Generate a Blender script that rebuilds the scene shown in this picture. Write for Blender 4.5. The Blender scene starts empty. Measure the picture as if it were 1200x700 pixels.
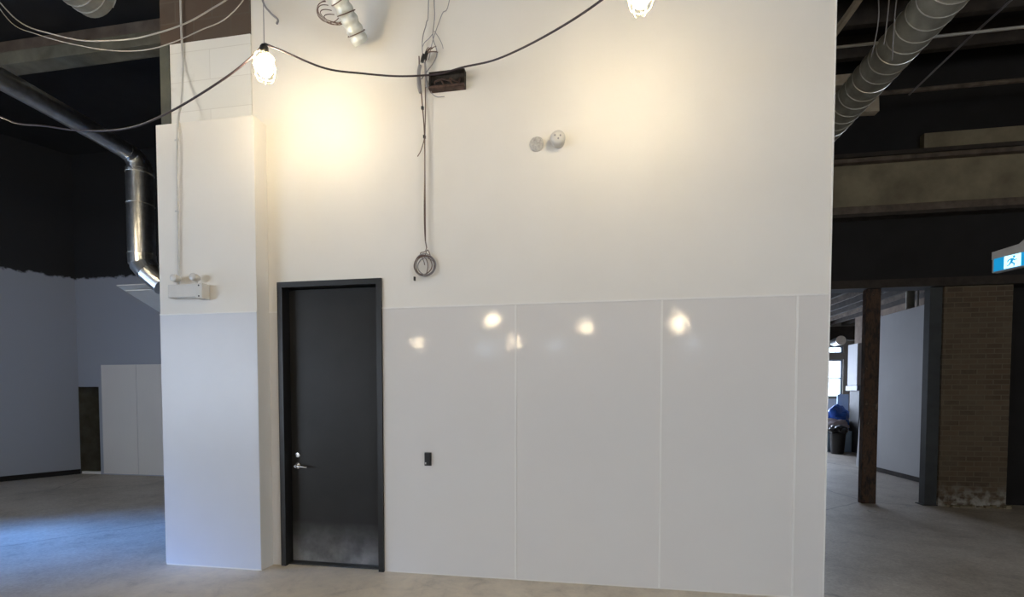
import bpy, bmesh, math, random
from mathutils import Vector, Matrix, noise
random.seed(7)
SC = bpy.context.scene
COL = SC.collection
PI = math.pi
V = Vector

# ------------------------------------------------------------------ materials
def newmat(name):
    m = bpy.data.materials.new(name); m.use_nodes = True
    nt = m.node_tree
    return m, nt, nt.nodes['Principled BSDF']

def node(nt, typ, **kw):
    n = nt.nodes.new(typ)
    for k, v in kw.items():
        if k in n.inputs.keys(): n.inputs[k].default_value = v
        else: setattr(n, k, v)
    return n

def ramp(nt, fac, stops):
    r = nt.nodes.new('ShaderNodeValToRGB')
    el = r.color_ramp.elements
    while len(el) < len(stops): el.new(0.5)
    for e, (p, c) in zip(el, stops):
        e.position = p
        e.color = (c[0], c[1], c[2], 1) if hasattr(c, '__len__') else (c, c, c, 1)
    nt.links.new(fac, r.inputs[0])
    return r.outputs[0]

def coords(nt):
    return nt.nodes.new('ShaderNodeTexCoord').outputs['Object']

def tnoise(nt, vec, scale, detail=4, rough=0.55, dist=0.0):
    n = node(nt, 'ShaderNodeTexNoise', Scale=scale, Detail=detail, Roughness=rough, Distortion=dist)
    nt.links.new(vec, n.inputs['Vector'])
    return n.outputs['Fac']

def mixc(nt, fac, a, b, mode='MIX'):
    n = nt.nodes.new('ShaderNodeMix'); n.data_type = 'RGBA'; n.blend_type = mode
    if hasattr(fac, 'is_linked'): nt.links.new(fac, n.inputs[0])
    else: n.inputs[0].default_value = fac
    for i, s in ((6, a), (7, b)):
        if hasattr(s, 'is_linked'): nt.links.new(s, n.inputs[i])
        else: n.inputs[i].default_value = (s[0], s[1], s[2], 1)
    return n.outputs[2]

def bump(nt, b, h, strength, dist=0.01):
    n = nt.nodes.new('ShaderNodeBump'); n.inputs['Strength'].default_value = strength
    n.inputs['Distance'].default_value = dist
    nt.links.new(h, n.inputs['Height']); nt.links.new(n.outputs[0], b.inputs['Normal'])

def simple(name, c1, c2=None, rough=0.6, metal=0.0, scale=6.0, bs=0.0, bscale=60, coat=0.0, detail=4, bd=0.004):
    m, nt, b = newmat(name)
    b.inputs['Roughness'].default_value = rough; b.inputs['Metallic'].default_value = metal
    if coat: b.inputs['Coat Weight'].default_value = coat
    tc = coords(nt)
    c2 = c2 or tuple(x*0.85 for x in c1)
    f = tnoise(nt, tc, scale, detail)
    nt.links.new(ramp(nt, f, [(0.3, c2), (0.7, c1)]), b.inputs['Base Color'])
    if bs: bump(nt, b, tnoise(nt, tc, bscale, 3), bs, bd)
    return m

def emis(name, c, s):
    m, nt, b = newmat(name)
    b.inputs['Base Color'].default_value = (*c, 1)
    b.inputs['Emission Color'].default_value = (*c, 1); b.inputs['Emission Strength'].default_value = s
    return m

M = {}
M['paint'] = simple('off_white_wall_paint', (0.79, 0.755, 0.695), (0.755, 0.72, 0.66), 0.62, scale=1.4, bs=0.12, bscale=180, bd=0.001)
M['block'] = None
def block_mat():
    m, nt, b = newmat('painted_block'); tc = coords(nt)
    mp = node(nt, 'ShaderNodeMapping'); mp.inputs['Rotation'].default_value = (PI/2, 0, 0)
    nt.links.new(tc, mp.inputs[0])
    br = node(nt, 'ShaderNodeTexBrick', Scale=1.0)
    br.inputs['Color1'].default_value = (0.75, 0.74, 0.70, 1); br.inputs['Color2'].default_value = (0.71, 0.70, 0.66, 1)
    br.inputs['Mortar'].default_value = (0.62, 0.60, 0.56, 1)
    br.inputs['Mortar Size'].default_value = 0.004; br.inputs['Brick Width'].default_value = 1.6; br.inputs['Row Height'].default_value = 0.28
    br.inputs['Mortar Smooth'].default_value = 0.4
    nt.links.new(mp.outputs[0], br.inputs['Vector'])
    n = tnoise(nt, tc, 5, 6)
    nt.links.new(mixc(nt, ramp(nt, n, [(0.62, 0), (0.74, 0.5)]), br.outputs['Color'], (0.52, 0.5, 0.46)), b.inputs['Base Color'])
    b.inputs['Roughness'].default_value = 0.75
    bump(nt, b, br.outputs['Fac'], -0.5, 0.01)
    return m
M['block'] = block_mat()

def brick_mat(name, c1, c2, mort, dust=0.0, coursez=0.075, w=0.21, rough=0.9):
    m, nt, b = newmat(name)
    geo = nt.nodes.new('ShaderNodeTexCoord').outputs['Object']
    sx = nt.nodes.new('ShaderNodeSeparateXYZ'); nt.links.new(geo, sx.inputs[0])
    ad = node(nt, 'ShaderNodeMath', operation='ADD'); nt.links.new(sx.outputs[0], ad.inputs[0]); nt.links.new(sx.outputs[1], ad.inputs[1])
    cb = nt.nodes.new('ShaderNodeCombineXYZ'); nt.links.new(ad.outputs[0], cb.inputs[0]); nt.links.new(sx.outputs[2], cb.inputs[1])
    br = node(nt, 'ShaderNodeTexBrick', Scale=1.0)
    br.inputs['Color1'].default_value = (*c1, 1); br.inputs['Color2'].default_value = (*c2, 1)
    br.inputs['Mortar'].default_value = (*mort, 1); br.inputs['Mortar Size'].default_value = 0.007
    br.inputs['Brick Width'].default_value = w; br.inputs['Row Height'].default_value = coursez
    nt.links.new(cb.outputs[0], br.inputs['Vector'])
    n = tnoise(nt, geo, 2.2, 8, 0.65)
    col = mixc(nt, ramp(nt, n, [(0.4, 0.0), (0.72, 0.8)]), br.outputs['Color'], mort)
    if dust:
        # pale efflorescence and mortar smears near the foot of the pier
        zr = ramp(nt, sx.outputs[2], [(0.0, 0.75), (0.35, 0.0)])
        n2 = ramp(nt, tnoise(nt, geo, 9, 6), [(0.42, 0), (0.6, 1)])
        mu = node(nt, 'ShaderNodeMath', operation='MULTIPLY'); nt.links.new(zr, mu.inputs[0]); nt.links.new(n2, mu.inputs[1])
        col = mixc(nt, mu.outputs[0], col, (0.5, 0.48, 0.42))
    nt.links.new(col, b.inputs['Base Color'])
    b.inputs['Roughness'].default_value = rough
    bump(nt, b, br.outputs['Fac'], -0.6, 0.01)
    return m
M['brick'] = brick_mat('worn_brown_brick', (0.12, 0.08, 0.048), (0.07, 0.047, 0.03), (0.13, 0.105, 0.07), dust=1)
M['redbrick'] = brick_mat('dark_red_brick', (0.085, 0.056, 0.040), (0.06, 0.040, 0.03), (0.085, 0.068, 0.05), coursez=0.2, w=0.4)

def frp_mat():
    m, nt, b = newmat('glossy_white_wall_panel'); tc = coords(nt)
    f = tnoise(nt, tc, 1.2, 3)
    nt.links.new(ramp(nt, f, [(0.3, (0.72, 0.685, 0.65)), (0.7, (0.745, 0.71, 0.67))]), b.inputs['Base Color'])
    b.inputs['Roughness'].default_value = 0.05
    b.inputs['Specular IOR Level'].default_value = 0.5
    n1 = tnoise(nt, tc, 85, 2, 0.5)
    n2 = tnoise(nt, tc, 2.2, 1, 0.5)
    b1 = nt.nodes.new('ShaderNodeBump'); b1.inputs['Strength'].default_value = 1.0; b1.inputs['Distance'].default_value = 0.0002
    nt.links.new(n1, b1.inputs['Height'])
    b2 = nt.nodes.new('ShaderNodeBump'); b2.inputs['Strength'].default_value = 1.0; b2.inputs['Distance'].default_value = 0.0018
    nt.links.new(n2, b2.inputs['Height']); nt.links.new(b2.outputs[0], b1.inputs['Normal'])
    nt.links.new(b1.outputs[0], b.inputs['Normal'])
    return m
M['frp'] = frp_mat()
M['satin'] = simple('satin_white_panel', (0.61, 0.61, 0.635), (0.58, 0.58, 0.605), 0.35, scale=1.5, bs=0.15, bscale=90, bd=0.0006)
M['trim'] = simple('white_plastic_trim', (0.82, 0.795, 0.755), (0.79, 0.765, 0.725), 0.3)

def floor_mat():
    m, nt, b = newmat('dusty_concrete'); tc = coords(nt)
    a = tnoise(nt, tc, 0.55, 9, 0.62, 0.6); c = tnoise(nt, tc, 3.5, 8, 0.7, 0.4); d = tnoise(nt, tc, 38, 4, 0.7)
    base = ramp(nt, a, [(0.32, (0.36, 0.31, 0.25)), (0.52, (0.50, 0.44, 0.37)), (0.7, (0.60, 0.54, 0.46))])
    col = mixc(nt, ramp(nt, c, [(0.42, 0.0), (0.7, 0.55)]), base, (0.68, 0.64, 0.57))
    col = mixc(nt, ramp(nt, c, [(0.28, 0.6), (0.42, 0.0)]), col, (0.17, 0.15, 0.125))
    col = mixc(nt, 0.22, col, ramp(nt, d, [(0.35, 0.15), (0.65, 0.85)]), 'OVERLAY')
    # hairline cracks
    vo = node(nt, 'ShaderNodeTexVoronoi', feature='DISTANCE_TO_EDGE', Scale=0.33)
    wp = node(nt, 'ShaderNodeMix'); wp.data_type = 'VECTOR'; wp.inputs[0].default_value = 0.16
    nn = node(nt, 'ShaderNodeTexNoise', Scale=2.5, Detail=6); nt.links.new(tc, nn.inputs['Vector'])
    nt.links.new(tc, wp.inputs[4]); nt.links.new(nn.outputs['Color'], wp.inputs[5]); nt.links.new(wp.outputs[1], vo.inputs['Vector'])
    col = mixc(nt, ramp(nt, vo.outputs['Distance'], [(0.0, 0.6), (0.006, 0.0)]), col, (0.16, 0.14, 0.12))
    # plaster dust at the wall foot, widened and lightened to paint in floor light
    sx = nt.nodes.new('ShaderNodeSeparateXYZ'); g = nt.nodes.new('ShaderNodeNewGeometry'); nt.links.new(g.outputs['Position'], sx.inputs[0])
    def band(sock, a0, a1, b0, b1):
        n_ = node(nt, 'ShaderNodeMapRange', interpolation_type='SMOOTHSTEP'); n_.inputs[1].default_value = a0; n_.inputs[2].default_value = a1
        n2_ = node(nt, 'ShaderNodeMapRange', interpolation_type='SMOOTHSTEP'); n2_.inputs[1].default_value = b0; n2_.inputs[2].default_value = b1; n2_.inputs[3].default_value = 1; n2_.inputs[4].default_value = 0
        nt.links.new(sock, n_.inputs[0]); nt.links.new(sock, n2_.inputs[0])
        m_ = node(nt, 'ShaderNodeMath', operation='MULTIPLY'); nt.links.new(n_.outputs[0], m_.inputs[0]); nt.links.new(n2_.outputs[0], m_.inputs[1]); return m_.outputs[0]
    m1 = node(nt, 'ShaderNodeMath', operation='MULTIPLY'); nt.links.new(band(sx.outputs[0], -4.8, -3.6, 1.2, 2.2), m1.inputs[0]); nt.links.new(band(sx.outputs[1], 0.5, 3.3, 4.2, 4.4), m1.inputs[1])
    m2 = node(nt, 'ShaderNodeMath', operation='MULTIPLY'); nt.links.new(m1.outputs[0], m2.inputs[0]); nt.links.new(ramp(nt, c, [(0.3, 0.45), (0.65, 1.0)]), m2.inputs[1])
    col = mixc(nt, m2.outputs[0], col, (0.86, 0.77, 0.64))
    nt.links.new(col, b.inputs['Base Color'])
    nt.links.new(ramp(nt, c, [(0.3, 0.38), (0.65, 0.62)]), b.inputs['Roughness'])
    bump(nt, b, d, 0.25, 0.004)
    return m
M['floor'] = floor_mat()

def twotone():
    m, nt, b = newmat('day_tinted_wall_with_black_top'); 
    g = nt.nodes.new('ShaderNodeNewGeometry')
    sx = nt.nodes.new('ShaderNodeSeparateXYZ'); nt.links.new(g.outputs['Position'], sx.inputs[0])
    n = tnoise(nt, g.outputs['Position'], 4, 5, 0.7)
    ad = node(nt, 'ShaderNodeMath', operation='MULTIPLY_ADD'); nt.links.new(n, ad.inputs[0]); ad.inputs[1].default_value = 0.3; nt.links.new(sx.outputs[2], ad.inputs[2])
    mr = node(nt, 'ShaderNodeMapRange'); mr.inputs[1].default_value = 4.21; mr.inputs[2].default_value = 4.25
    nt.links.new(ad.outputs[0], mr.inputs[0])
    nt.links.new(mixc(nt, mr.outputs[0], (0.33, 0.35, 0.40), (0.010, 0.010, 0.011)), b.inputs['Base Color'])  # blue-grey lower tone paints the daylight tint into the wall colour
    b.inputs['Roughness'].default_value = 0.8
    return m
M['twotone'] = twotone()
M['black'] = simple('black_painted_surface', (0.014, 0.013, 0.013), (0.009, 0.008, 0.008), 0.9, scale=3, bs=0.3, bscale=30)
M['dark'] = simple('dark_brown_timber', (0.045, 0.034, 0.026), (0.022, 0.017, 0.013), 0.85, scale=8, bs=0.3, bscale=40)
M['joist'] = simple('weathered_joist', (0.15, 0.115, 0.085), (0.06, 0.045, 0.035), 0.85, scale=6)
M['beam'] = simple('olive_brown_beam', (0.26, 0.22, 0.14), (0.15, 0.12, 0.075), 0.85, scale=3, detail=8, bs=0.4, bscale=25)
M['beam_grey'] = simple('grey_concrete_beam', (0.15, 0.14, 0.105), (0.075, 0.07, 0.05), 0.9, scale=4, detail=8, bs=0.4, bscale=25)
M['beam_brown'] = simple('brown_concrete_beam', (0.22, 0.17, 0.13), (0.11, 0.08, 0.06), 0.9, scale=4, detail=8, bs=0.4, bscale=25)
M['blacksteel'] = simple('dark_grey_steel', (0.035, 0.038, 0.036), (0.02, 0.021, 0.02), 0.6, scale=5)
M['greensteel'] = simple('dark_green_grey_post', (0.075, 0.08, 0.062), (0.045, 0.048, 0.038), 0.7, scale=5)
def rust_mat():
    m, nt, b = newmat('rusty_peeling_post'); tc = coords(nt)
    mp = node(nt, 'ShaderNodeMapping'); mp.inputs['Scale'].default_value = (1, 1, 0.35); nt.links.new(tc, mp.inputs[0])
    f = tnoise(nt, mp.outputs[0], 11, 7, 0.7)
    nt.links.new(ramp(nt, f, [(0.4, (0.018, 0.013, 0.010)), (0.53, (0.085, 0.045, 0.025)), (0.6, (0.03, 0.02, 0.015)), (0.72, (0.22, 0.15, 0.10))]), b.inputs['Base Color'])
    b.inputs['Roughness'].default_value = 0.85
    bump(nt, b, f, 0.5, 0.01)
    return m
M['rust'] = rust_mat()
M['galv'] = simple('galvanised_steel', (0.66, 0.67, 0.68), (0.5, 0.51, 0.52), 0.3, 1.0, scale=14, bs=0.15, bscale=14)
M['galv_dull'] = simple('dusty_galvanised_steel', (0.46, 0.44, 0.36), (0.30, 0.285, 0.235), 0.45, 0.35, scale=7, bs=0.1, bscale=20)
M['galv_edge'] = simple('bright_seam_steel', (0.75, 0.74, 0.68), (0.6, 0.59, 0.55), 0.35, 0.7, scale=14)
M['foil'] = simple('white_duct_wrap', (0.72, 0.74, 0.70), (0.55, 0.57, 0.54), 0.35, 0.25, scale=14, bs=0.4, bscale=22)
M['doorpaint'] = None
def door_mat():
    m, nt, b = newmat('charcoal_door_paint'); tc = coords(nt)
    sx = nt.nodes.new('ShaderNodeSeparateXYZ'); nt.links.new(tc, sx.inputs[0])
    n = tnoise(nt, tc, 6, 6)
    n3 = tnoise(nt, tc, 2.0, 4)
    base = ramp(nt, n3, [(0.3, (0.020, 0.019, 0.0175)), (0.7, (0.026, 0.0245, 0.0225))])
    # plaster dust on the kick area of the leaf
    z = ramp(nt, sx.outputs[2], [(0.0, 1.0), (0.1, 0.7), (0.42, 0.0)])
    nn = ramp(nt, n, [(0.25, 0.25), (0.7, 1)])
    mu = node(nt, 'ShaderNodeMath', operation='MULTIPLY'); nt.links.new(z, mu.inputs[0]); nt.links.new(nn, mu.inputs[1])
    nt.links.new(mixc(nt, mu.outputs[0], base, (0.30, 0.29, 0.28)), b.inputs['Base Color'])
    b.inputs['Roughness'].default_value = 0.42; b.inputs['Specular IOR Level'].default_value = 0.2
    bump(nt, b, tnoise(nt, tc, 140, 2), 0.12, 0.001)
    return m
M['doorpaint'] = door_mat()
M['framepaint'] = simple('black_door_frame_paint', (0.013, 0.013, 0.013), (0.009, 0.009, 0.009), 0.4)
M['chrome'] = simple('satin_chrome', (0.8, 0.79, 0.76), (0.7, 0.69, 0.66), 0.25, 1.0)
M['cord'] = simple('dark_rubber_cord', (0.05, 0.035, 0.04), (0.03, 0.02, 0.025), 0.5)
M['cord_pale'] = simple('pale_grey_cord', (0.42, 0.40, 0.36), (0.3, 0.28, 0.25), 0.55)
M['wire_brown'] = simple('brown_wire', (0.16, 0.10, 0.075), (0.10, 0.06, 0.05), 0.5)
M['wire_grey'] = simple('grey_wire', (0.30, 0.29, 0.30), (0.22, 0.21, 0.22), 0.5)
M['blackplastic'] = simple('black_plastic', (0.02, 0.02, 0.022), (0.014, 0.014, 0.015), 0.35)
M['whiteplastic'] = simple('ivory_plastic', (0.62, 0.60, 0.56), (0.57, 0.55, 0.51), 0.45)
M['conduit'] = simple('painted_conduit', (0.62, 0.615, 0.60), (0.48, 0.48, 0.475), 0.4, 0.15)
M['rustbox'] = simple('rusty_steel_box', (0.13, 0.075, 0.055), (0.035, 0.022, 0.018), 0.7, 0.3, scale=18, detail=7)
M['boxin'] = simple('dark_box_inside', (0.05, 0.04, 0.03), (0.012, 0.010, 0.009), 0.8, scale=25, detail=6)
M['lens'] = simple('clear_lamp_lens', (0.72, 0.70, 0.66), (0.6, 0.58, 0.55), 0.1)
M['sensor'] = simple('grey_sensor_face', (0.62, 0.60, 0.56), (0.40, 0.38, 0.36), 0.3, scale=45)
M['bulb'] = emis('lit_warm_bulb', (1.0, 0.82, 0.54), 1.0)
M['guard'] = simple('pale_yellow_bulb_guard', (0.8, 0.72, 0.45), (0.75, 0.66, 0.4), 0.4)
M['exitblue'] = None
def exit_mat():
    m, nt, b = newmat('backlit_sign_blue')
    b.inputs['Base Color'].default_value = (0.01, 0.35, 0.6, 1)
    b.inputs['Emission Color'].default_value = (0.0, 0.22, 0.50, 1); b.inputs['Emission Strength'].default_value = 0.8
    return m
M['exitblue'] = exit_mat()
M['exitwhite'] = emis('backlit_sign_white', (0.62, 0.95, 1.0), 1.1)
M['signgrey'] = simple('grey_sign_housing', (0.40, 0.38, 0.36), (0.35, 0.33, 0.31), 0.5)
M['hallwhite'] = simple('grey_white_wallboard', (0.60, 0.61, 0.63), (0.56, 0.57, 0.59), 0.7, scale=1.5)
M['tarp'] = simple('blue_tarpaulin', (0.03, 0.16, 0.62), (0.02, 0.09, 0.42), 0.45, scale=7)
M['sheet'] = simple('pale_plastic_sheet', (0.75, 0.72, 0.78), (0.6, 0.5, 0.6), 0.5, scale=9)
M['bag'] = simple('black_bin_bag', (0.018, 0.018, 0.02), (0.012, 0.012, 0.013), 0.3)
M['bluefoam'] = simple('pale_blue_insulation', (0.45, 0.62, 0.80), (0.38, 0.55, 0.74), 0.6)
M['winframe'] = simple('grey_window_frame', (0.30, 0.34, 0.42), (0.24, 0.28, 0.36), 0.5)
M['timber'] = simple('raw_timber', (0.46, 0.38, 0.27), (0.34, 0.27, 0.19), 0.7, scale=9)
def glass_mat():
    m = bpy.data.materials.new('window_glass'); m.use_nodes = True; nt = m.node_tree; nt.nodes.clear()
    o = nt.nodes.new('ShaderNodeOutputMaterial'); t = nt.nodes.new('ShaderNodeBsdfTransparent'); g = nt.nodes.new('ShaderNodeBsdfGlossy')
    g.inputs['Roughness'].default_value = 0.02; x = nt.nodes.new('ShaderNodeMixShader'); x.inputs[0].default_value = 0.06
    t.inputs[0].default_value = (0.94, 0.97, 1, 1)
    nt.links.new(t.outputs[0], x.inputs[1]); nt.links.new(g.outputs[0], x.inputs[2]); nt.links.new(x.outputs[0], o.inputs[0])
    return m
M['glass'] = glass_mat()

# ------------------------------------------------------------------ mesh helpers (world metres)
def box(bm, x0, x1, y0, y1, z0, z1, bev=0.0):
    vs = [bm.verts.new((x, y, z)) for z in (z0, z1) for y in (y0, y1) for x in (x0, x1)]
    fs = [bm.faces.new([vs[i] for i in q]) for q in ((0, 2, 3, 1), (4, 5, 7, 6), (0, 1, 5, 4), (2, 6, 7, 3), (0, 4, 6, 2), (1, 3, 7, 5))]
    if bev:
        es = list({e for f in fs for e in f.edges})
        bmesh.ops.bevel(bm, geom=es, offset=bev, segments=2, affect='EDGES', profile=0.6)
    return bm

def prism(bm, pts, y0, y1):
    """outline in (x,z) extruded in y"""
    a = [bm.verts.new((p[0], y0, p[1])) for p in pts]; b = [bm.verts.new((p[0], y1, p[1])) for p in pts]
    bm.faces.new(a); bm.faces.new(b[::-1]); n = len(pts)
    for i in range(n): bm.faces.new([a[i], b[i], b[(i+1) % n], a[(i+1) % n]])
    return bm

def catmull(pts, sub=8):
    P = [V(p) for p in pts]
    if len(P) < 3 or sub < 2: return P
    Q = [P[0]*2-P[1]] + P + [P[-1]*2-P[-2]]
    out = []
    for i in range(1, len(Q)-2):
        a, b, c, d = Q[i-1:i+3]
        for k in range(sub):
            t = k/sub
            out.append(0.5*((2*b)+(c-a)*t+(2*a-5*b+4*c-d)*t*t+(3*b-a-3*c+d)*t**3))
    out.append(P[-1])
    return out

def tube(bm, pts, r, n=8, sub=8, cap=True, closed=False):
    P = catmull(pts, sub) if not closed else [V(p) for p in pts]
    rings = []; N = len(P)
    prev = None
    for i, p in enumerate(P):
        if closed: t = (P[(i+1) % N]-P[i-1]).normalized()
        else: t = (P[min(i+1, N-1)]-P[max(i-1, 0)]).normalized()
        if prev is None:
            u = t.orthogonal().normalized()
        else:
            u = (prev - t*prev.dot(t)).normalized()
        prev = u; w = t.cross(u)
        rr = r(i/(N-1)) if callable(r) else r
        rings.append([bm.verts.new(p+(u*math.cos(2*PI*k/n)+w*math.sin(2*PI*k/n))*rr) for k in range(n)])
    rng = range(N) if closed else range(N-1)
    for i in rng:
        a, b = rings[i], rings[(i+1) % N]
        for k in range(n):
            bm.faces.new([a[k], a[(k+1) % n], b[(k+1) % n], b[k]])
    if cap and not closed:
        bm.faces.new(rings[0][::-1]); bm.faces.new(rings[-1])
    return bm

def lathe(bm, prof, c, axis='Z', n=24, cap=True):
    """profile [(radius, height)] about axis through c"""
    rings = []
    for r, h in prof:
        ring = []
        for k in range(n):
            a = 2*PI*k/n; x, y = r*math.cos(a), r*math.sin(a)
            v = {'Z': (x, y, h), 'Y': (x, h, y), 'X': (h, x, y)}[axis]
            ring.append(bm.verts.new((c[0]+v[0], c[1]+v[1], c[2]+v[2])))
        rings.append(ring)
    for i in range(len(rings)-1):
        for k in range(n):
            bm.faces.new([rings[i][k], rings[i][(k+1) % n], rings[i+1][(k+1) % n], rings[i+1][k]])
    if cap: bm.faces.new(rings[0][::-1]); bm.faces.new(rings[-1])
    return bm

def helix(c0, c1, r, pitch, per=20):
    a, b = V(c0), V(c1); L = (b-a).length; t = (b-a).normalized()
    u = t.orthogonal().normalized(); w = t.cross(u); n = int(L/pitch*per)
    return [a+t*(L*i/n)+(u*math.cos(2*PI*i/per)+w*math.sin(2*PI*i/per))*r for i in range(n+1)]

def props(o, label=None, cat=None, group=None, kind=None):
    if label: o['label'] = label
    if cat: o['category'] = cat
    if group: o['group'] = group
    if kind: o['kind'] = kind
    return o

def obj(name, bm, mat, parent=None, smooth=False, **kw):
    bmesh.ops.recalc_face_normals(bm, faces=bm.faces[:])
    org = V((0, 0, 0)); p = parent
    if parent is None:
        xs = [v.co for v in bm.verts]
        org = V(((min(v.x for v in xs)+max(v.x for v in xs))/2, (min(v.y for v in xs)+max(v.y for v in xs))/2, min(v.z for v in xs)))
    while p is not None:
        org = org + p.location; p = p.parent
    shift = org
    for v in bm.verts: v.co -= shift
    me = bpy.data.meshes.new(name); bm.to_mesh(me); bm.free()
    me.materials.append(mat)
    if smooth:
        for f in me.polygons: f.use_smooth = True
        me.set_sharp_from_angle(angle=math.radians(40)) if hasattr(me, 'set_sharp_from_angle') else None
    o = bpy.data.objects.new(name, me); COL.objects.link(o)
    if parent is None: o.location = org
    else: o.parent = parent
    return props(o, **kw)

def thing(name, loc, label, cat, group=None):
    o = bpy.data.objects.new(name, None); COL.objects.link(o); o.location = loc
    o.empty_display_size = 0.1
    return props(o, label, cat, group)

def B(*a, **k): return box(bmesh.new(), *a, **k)
def T(*a, **k): return tube(bmesh.new(), *a, **k)
def L_(*a, **k): return lathe(bmesh.new(), *a, **k)
def S(name, bm, mat, parent=None):
    return obj(name, bm, mat, parent, kind='structure') if parent is None else obj(name, bm, mat, parent)

W = 4.07          # plane of the big white wall
CZ = 6.6          # underside of ceiling deck

# ------------------------------------------------------------------ the room
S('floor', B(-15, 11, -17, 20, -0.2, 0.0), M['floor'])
S('ceiling', B(-15, 11, -17, 20, CZ, CZ+0.2), M['black'])

# big wall with door opening X -2.91..-1.87, Z 0..2.706
bm = bmesh.new()
box(bm, -3.15, -2.912, W, W+0.16, 0, 2.706); box(bm, -1.868, 1.86, W, W+0.16, 0, 2.706); box(bm, -3.15, 1.86, W, W+0.16, 2.706, CZ)
S('wall_front', bm, M['paint'])
S('wall_room_right', B(1.74, 1.86, W+0.16, 8.1, 0, CZ), M['paint'])
S('wall_room_left', B(-4.12, -4.02, 4.24, 8.25, 0, CZ), M['black'])
# boxed-out pier at the left of the big wall
PYF = 3.90
S('wall_pilaster', B(-4.035, -3.01, PYF, W-0.001, 0, 4.18, bev=0.004), M['paint'])
S('wall_pilaster_block', B(-4.02, -3.151, W-0.012, W+0.16, 4.10, 5.03), M['block'])
S('wall_pilaster_brick', B(-4.125, -3.151, W-0.008, W+0.16, 5.03, CZ), M['redbrick'])

# left side walls
S('wall_left', (lambda bm: (box(bm, -12.2, -12, -17, -12.5, 0, CZ), box(bm, -12.2, -12, -12.5, -3.0, 0, 0.9), box(bm, -12.2, -12, -12.5, -3.0, 3.9, CZ),
    box(bm, -12.2, -12, -3.0, 0.2, 0, CZ), box(bm, -12.2, -12, 0.2, 2.3, 0, 0.7), box(bm, -12.2, -12, 0.2, 2.3, 2.6, CZ), box(bm, -12.2, -12, 2.3, 5.5, 0, CZ), bm)[-1])(bmesh.new()), M['black'])
def slab(x0, y0, x1, y1, th, z0, z1):
    bm = bmesh.new(); d = V((x1-x0, y1-y0)); n = V((-d.y, d.x)).normalized()*th
    pts = [(x0, y0), (x1, y1), (x1+n.x, y1+n.y), (x0+n.x, y0+n.y)]
    lo = [bm.verts.new((p[0], p[1], z0)) for p in pts]; hi = [bm.verts.new((p[0], p[1], z1)) for p in pts]
    bm.faces.new(lo); bm.faces.new(hi[::-1])
    for i in range(4): bm.faces.new([lo[i], lo[(i+1) % 4], hi[(i+1) % 4], hi[i]])
    return bm
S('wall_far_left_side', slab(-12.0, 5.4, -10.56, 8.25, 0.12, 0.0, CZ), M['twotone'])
S('baseboard_far_left', slab(-11.985, 5.385, -10.545, 8.235, 0.02, 0.0, 0.1), M['black'])
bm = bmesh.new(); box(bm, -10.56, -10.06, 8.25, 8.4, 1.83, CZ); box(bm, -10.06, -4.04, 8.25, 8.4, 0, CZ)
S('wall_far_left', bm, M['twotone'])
bm = bmesh.new(); box(bm, -11.2, -10.56, 8.26, 10.4, 0, 2.4); box(bm, -10.06, -9.9, 8.4, 10.4, 0, 2.4); box(bm, -11.2, -9.9, 10.4, 10.5, 0, 2.4); box(bm, -11.2, -9.9, 8.4, 10.5, 2.4, 2.5)
S('wall_far_recess', bm, M['beam_grey'])
S('trim_1', B(-10.56, -10.06, 8.27, 8.33, 0.0, 0.05), M['trim'])
# rear and right shell
def wall_holes_y(name, y0, y1, xs, holes, mat):
    """wall in plane y with rectangular openings (x0,x1,z0,z1), sorted in x and sharing columns"""
    bm = bmesh.new(); x = xs[0]
    for (a, b, zs) in holes:
        if a > x: box(bm, x, a, y0, y1, 0, CZ)
        z = 0
        for (z0, z1) in zs:
            if z0 > z: box(bm, a, b, y0, y1, z, z0)
            z = z1
        if z < CZ: box(bm, a, b, y0, y1, z, CZ)
        x = b
    if xs[1] > x: box(bm, x, xs[1], y0, y1, 0, CZ)
    return S(name, bm, mat)
M['shell'] = simple('aged_plaster', (0.32, 0.29, 0.25), (0.22, 0.2, 0.17), 0.8, scale=1.5)
wall_holes_y('wall_rear', -17, -16.8, (-12.2, 10), [(-5.9, -5.2, [(3.9, 4.5)]), (-2.0, -1.35, [(3.9, 4.5)]), (4.9, 5.5, [(3.9, 4.5)])], M['shell'])
S('wall_right', (lambda bm: (box(bm, 9.8, 10, -17, -11, 0, CZ), box(bm, 9.8, 10, -11, -3, 0, 1.0), box(bm, 9.8, 10, -11, -3, 3.9, CZ), box(bm, 9.8, 10, -3, 8.1, 0, CZ), bm)[-1])(bmesh.new()), M['black'])

# windows in the rear and side walls: frame, mullions, panes
def window_y(name, x0, x1, z0, z1, y, nx, nz, fr=0.05):
    w = bpy.data.objects.new(name, None); COL.objects.link(w); w.location = ((x0+x1)/2, y, z0); w['kind'] = 'structure'
    bm = bmesh.new(); box(bm, x0, x0+fr, y-.04, y+.04, z0, z1); box(bm, x1-fr, x1, y-.04, y+.04, z0, z1); box(bm, x0+fr, x1-fr, y-.04, y+.04, z0, z0+fr); box(bm, x0+fr, x1-fr, y-.04, y+.04, z1-fr, z1)
    for i in range(1, nx): box(bm, x0+(x1-x0)*i/nx-.02, x0+(x1-x0)*i/nx+.02, y-.03, y+.03, z0+fr, z1-fr)
    for i in range(1, nz): box(bm, x0+fr, x1-fr, y-.025, y+.025, z0+(z1-z0)*i/nz-.02, z0+(z1-z0)*i/nz+.02)
    obj('window_frame', bm, M['winframe'], w)
    obj('window_pane', B(x0+fr, x1-fr, y-.004, y+.004, z0+fr, z1-fr), M['glass'], w)
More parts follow.
